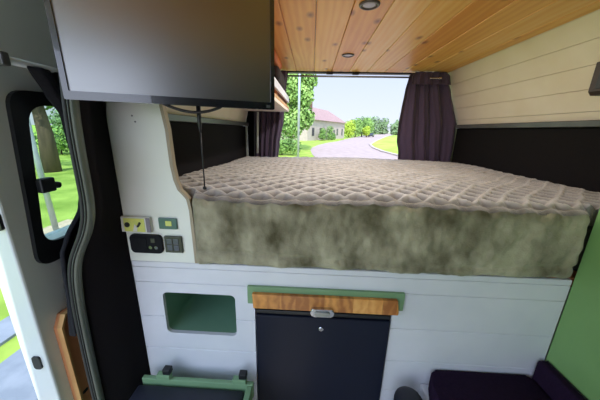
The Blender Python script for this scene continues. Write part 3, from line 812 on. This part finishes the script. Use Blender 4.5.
for f_ in ((0,1,5,4),(1,2,5),(2,3,4,5),(3,0,4),(3,2,1,0)): bm.faces.new([e0[i] for i in f_])
rf = part('roof', bm, M_roof, t)
bm = bmesh.new(); quadbox(bm, 8.3, 9.3, 3.2, 4.2, WT + 2.2, WT + 4.1); part('chimney', bm, M_brick, rf)
for s in (2.2, 6.2, 13.0, 17.5, 21.5):
    w_ = part('window', quadbox(bmesh.new(), s, s + 1.1, -.06, .02, GZ + .9, GZ + 2.5), M_hwin, t)
part('house_door', quadbox(bmesh.new(), 15.1, 16.1, -.06, .02, GZ, GZ + 2.2), M_hwin, t)
for (s, r_, h_, sd) in ((4.6, .9, 2.7, 11), (8.6, 1.15, 3.1, 12), (11.2, .7, 1.4, 13)):
    p = HP(s, -1.3, 0)
    tree('garden_bush', p[0], p[1], .5, [(0,0,h_*.35,r_,.9),(.1,0,h_*.7,r_*.8,1)], 900, .13, L2, {11:'green bush nearest the tall tree against the cottage front',12:'tallest green bush against the middle of the cottage front',13:'small low bush farthest along the cottage front'}[sd], 'bush', sd, .05, 'bushes along the cottage front')

# rounded clipped trees beyond the house, then far trees
for (px_, Y_, r_, h_, m_, lb, sd) in (
    (11.8, 84, 2.4, 5.2, L4, 'first bright rounded tree beyond the cottage end', 21),
    (14.8, 90, 2.6, 6.2, L1, 'second rounded tree beyond the cottage, taller and greener', 22),
    (18.2, 97, 3.0, 6.9, L2, 'third rounded tree beyond the cottage, darker green', 23),
    (22.0, 106, 3.3, 7.6, L1, 'last and tallest rounded tree before the parked car', 24),
    (19.0, 92, 1.3, 4.0, L4, 'slim yellow-green tree at the roadside beyond the cottage', 25)):
    tree('rounded_tree', px_, Y_, 1.6, [(0,0,h_*.45,r_*.9,1.1),(.2,0,h_*.72,r_*.75,1),(-.5,0,h_*.6,r_*.8,1)], 1500, .30, m_, lb, 'tree', sd, .2, 'rounded trees beyond the cottage')
far = [(36,180,5.5,11.5),(46,199,6,14),(57,215,6,14),(59,186,5.5,11.5),(74,205,6,12),(82,186,6,11),(96,200,6,12)]
names = ['far grey-green tree at the left of the distant row','second far grey-green tree in the distant row','third far grey-green tree above the road end','fourth far grey-green tree right of the road end','fifth far tree above the bright lawn','far tree beside the right curtain','farthest right tree behind the right curtain']
for i, (x_, y_, r_, h_) in enumerate(far):
    tree('distant_tree', x_, y_, 4, [(0,0,h_*.4,r_*.8,.9),(1,0,h_*.7,r_*.6,.9),(-2,0,h_*.5,r_*.6,.9),(0,0,2,r_*.8,.5)], 900, .8, L3, names[i], 'tree', 40 + i, .5, 'distant trees at the road end')

# parked cars
M_carglass = mat('car_glass', (40,46,54), .15, rgb2=(46,52,60), scale=3)
def car(x_, y_, rz, paint, label):
    t = empty('car', (x_, y_, GZ + .02), label, 'car'); t.rotation_euler.z = rz
    side = rpoly([(-2.1,.35),(-2.1,.85),(-1.9,.98),(-1.0,1.02),(-.5,1.45),(1.2,1.48),(1.9,1.0),(2.1,.9),(2.1,.35)], .15)
    bm = bmesh.new(); prism(bm, side, 'x', -.85, .85, bev=.06); obj('body', bm, paint, t)
    bm = bmesh.new(); prism(bm, [(-.95,1.03),(-.52,1.39),(1.15,1.41),(1.7,1.03)], 'x', -.86, .86); obj('side_window', bm, M_carglass, t)
    bm = bmesh.new(); prism(bm, [(-1.02,1.05),(-.56,1.43),(-.5,1.43),(-.9,1.03)], 'x', -.72, .72); obj('windscreen', bm, M_carglass, t)
    for sx in (-.8, .8):
        for sy in (-1.3, 1.3):
            bm = bmesh.new(); tube(bm, [(sx-.1, sy, .33), (sx+.1, sy, .33)], .33, 20); obj('wheel', bm, M_rubber, t)
    return t
car(22.2, 99, -.35, mat('dark_car_paint', (52,54,66), .3, rgb2=(56,58,70), scale=2, coat=.6), 'small dark car parked at the roadside before the bend end')
car(50, 150, -.4, mat('white_car_paint', (222,224,228), .3, rgb2=(228,230,234), scale=2, coat=.6), 'white car far off at the right end of the road')

t = empty('metal_pole', (-.62, 12, GZ), 'thin galvanised pole standing in the grass behind the van', 'pole')
bm = bmesh.new(); tube(bm, [(-.62,12,GZ - .05), (-.62,12,6.2)], .055, 14); part('shaft', bm, M_pole, t, smooth=True)
bm = bmesh.new(); lathe(bm, [(0,GZ-.02),(.11,GZ-.02),(.11,GZ+.1),(.06,GZ+.14),(0,GZ+.14)], -.62, 12, 18); part('foot', bm, M_pole, t)

# seen through the side-door window
t = empty('lamp_post', (-4.6, 4.06, GZ), 'pale grey post seen through the sliding-door window', 'post')
bm = bmesh.new(); tube(bm, [(-4.6,4.10,GZ - .05), (-4.6,4.07,1.0), (-4.6,4.04,4.6)], [.045,.042,.036], 14); part('shaft', bm, M_pole, t, smooth=True)
bm = bmesh.new(); tube(bm, [(-4.6,4.04,4.55),(-4.3,4.0,4.75),(-3.9,3.95,4.8)], .035, 10); part('arm', bm, M_pole, t, smooth=True)
tree('garden_tree', -11.4, 10.6, 3.2, [(0,0,4.3,1.9,.9),(-1.6,0,3.6,1.4,.9),(1.1,.4,4.3,1.3,1.0),(.3,0,5.6,1.9,1)], 3200, .14, L2, 'dark-trunked tree seen through the sliding-door window', 'tree', 61, .26)
tree('hedge_bush', -17.5, 17.2, .5, [(0,0,1.0,1.3,.7),(1.5,0,1.1,1.2,.7)], 1200, .14, L2, 'dark green bush behind the tree in the door window', 'bush', 62, .05)
for i, (x_, y_, lb) in enumerate(((-60,62,'distant tree at the left beyond the field in the door window'), (-48,60,'distant tree in the middle beyond the field in the door window'), (-72,56,'distant tree furthest left beyond the field'))):
    tree('field_tree', x_, y_, 2, [(0,0,3.2,3.2,.8),(1.5,0,3.6,2.5,.9),(-2,0,2.6,2.4,.8)], 700, .45, L3, lb, 'tree', 70 + i, .3, 'trees beyond the field')

# ------------------------------------------------------------------ light
SUN_DIR = Vector((.04, -.66, .78)).normalized()       # towards the sun: behind the camera, to the right
sd = bpy.data.lights.new('sun', 'SUN'); sd.energy = 4.0; sd.angle = .009; sd.color = (1.0, .96, .88)
so = bpy.data.objects.new('sun', sd); COL.objects.link(so); so.location = (5,-8,12)
so.rotation_euler = SUN_DIR.to_track_quat('Z', 'Y').to_euler()
w = bpy.data.worlds.new('sky'); SC.world = w; w.use_nodes = True
N = w.node_tree.nodes; L = w.node_tree.links; bg = N['Background']
tc = N.new('ShaderNodeTexCoord'); sp = N.new('ShaderNodeSeparateXYZ'); L.new(tc.outputs['Generated'], sp.inputs[0])
cr = N.new('ShaderNodeValToRGB'); e = cr.color_ramp.elements
e[0].position = 0; e[0].color = lin((228,236,254)); e[1].position = .75; e[1].color = lin((176,206,250))
k = e.new(.22); k.color = lin((208,222,252))
L.new(sp.outputs['Z'], cr.inputs[0])
dt = N.new('ShaderNodeVectorMath'); dt.operation = 'DOT_PRODUCT'; dt.inputs[1].default_value = SUN_DIR; L.new(tc.outputs['Generated'], dt.inputs[0])
mr = N.new('ShaderNodeMapRange'); mr.inputs['From Min'].default_value = -.2; mr.inputs['From Max'].default_value = 1
mr.inputs['To Min'].default_value = 1.0; mr.inputs['To Max'].default_value = 3.0; L.new(dt.outputs['Value'], mr.inputs['Value'])
L.new(cr.outputs[0], bg.inputs['Color']); L.new(mr.outputs[0], bg.inputs['Strength'])

# ------------------------------------------------------------------ camera
Rw = Matrix(((0.99868458, 0.03464824, -0.03779691), (0.0456819, -0.2664591, 0.96276306), (0.02328672, -0.96322326, -0.26769139)))
cd = bpy.data.cameras.new('camera'); cam = bpy.data.objects.new('camera', cd); COL.objects.link(cam)
Mx = Matrix((Rw.col[0], -Rw.col[1], -Rw.col[2])).transposed()
cam.matrix_world = Matrix.Translation((0, 0, 1.42)) @ Mx.to_4x4()
cd.sensor_width = 36; cd.lens = 252.9*36/600; cd.clip_start = .02; cd.clip_end = 2000
SC.camera = cam

vs = SC.view_settings
vs.view_transform = 'Standard'; vs.look = 'None'; vs.gamma = 1; vs.use_curve_mapping = False
vs.exposure = .25
try:
    SC.cycles.use_denoising = True
    SC.cycles.max_bounces = 12; SC.cycles.diffuse_bounces = 6; SC.cycles.transparent_max_bounces = 16
except Exception: pass
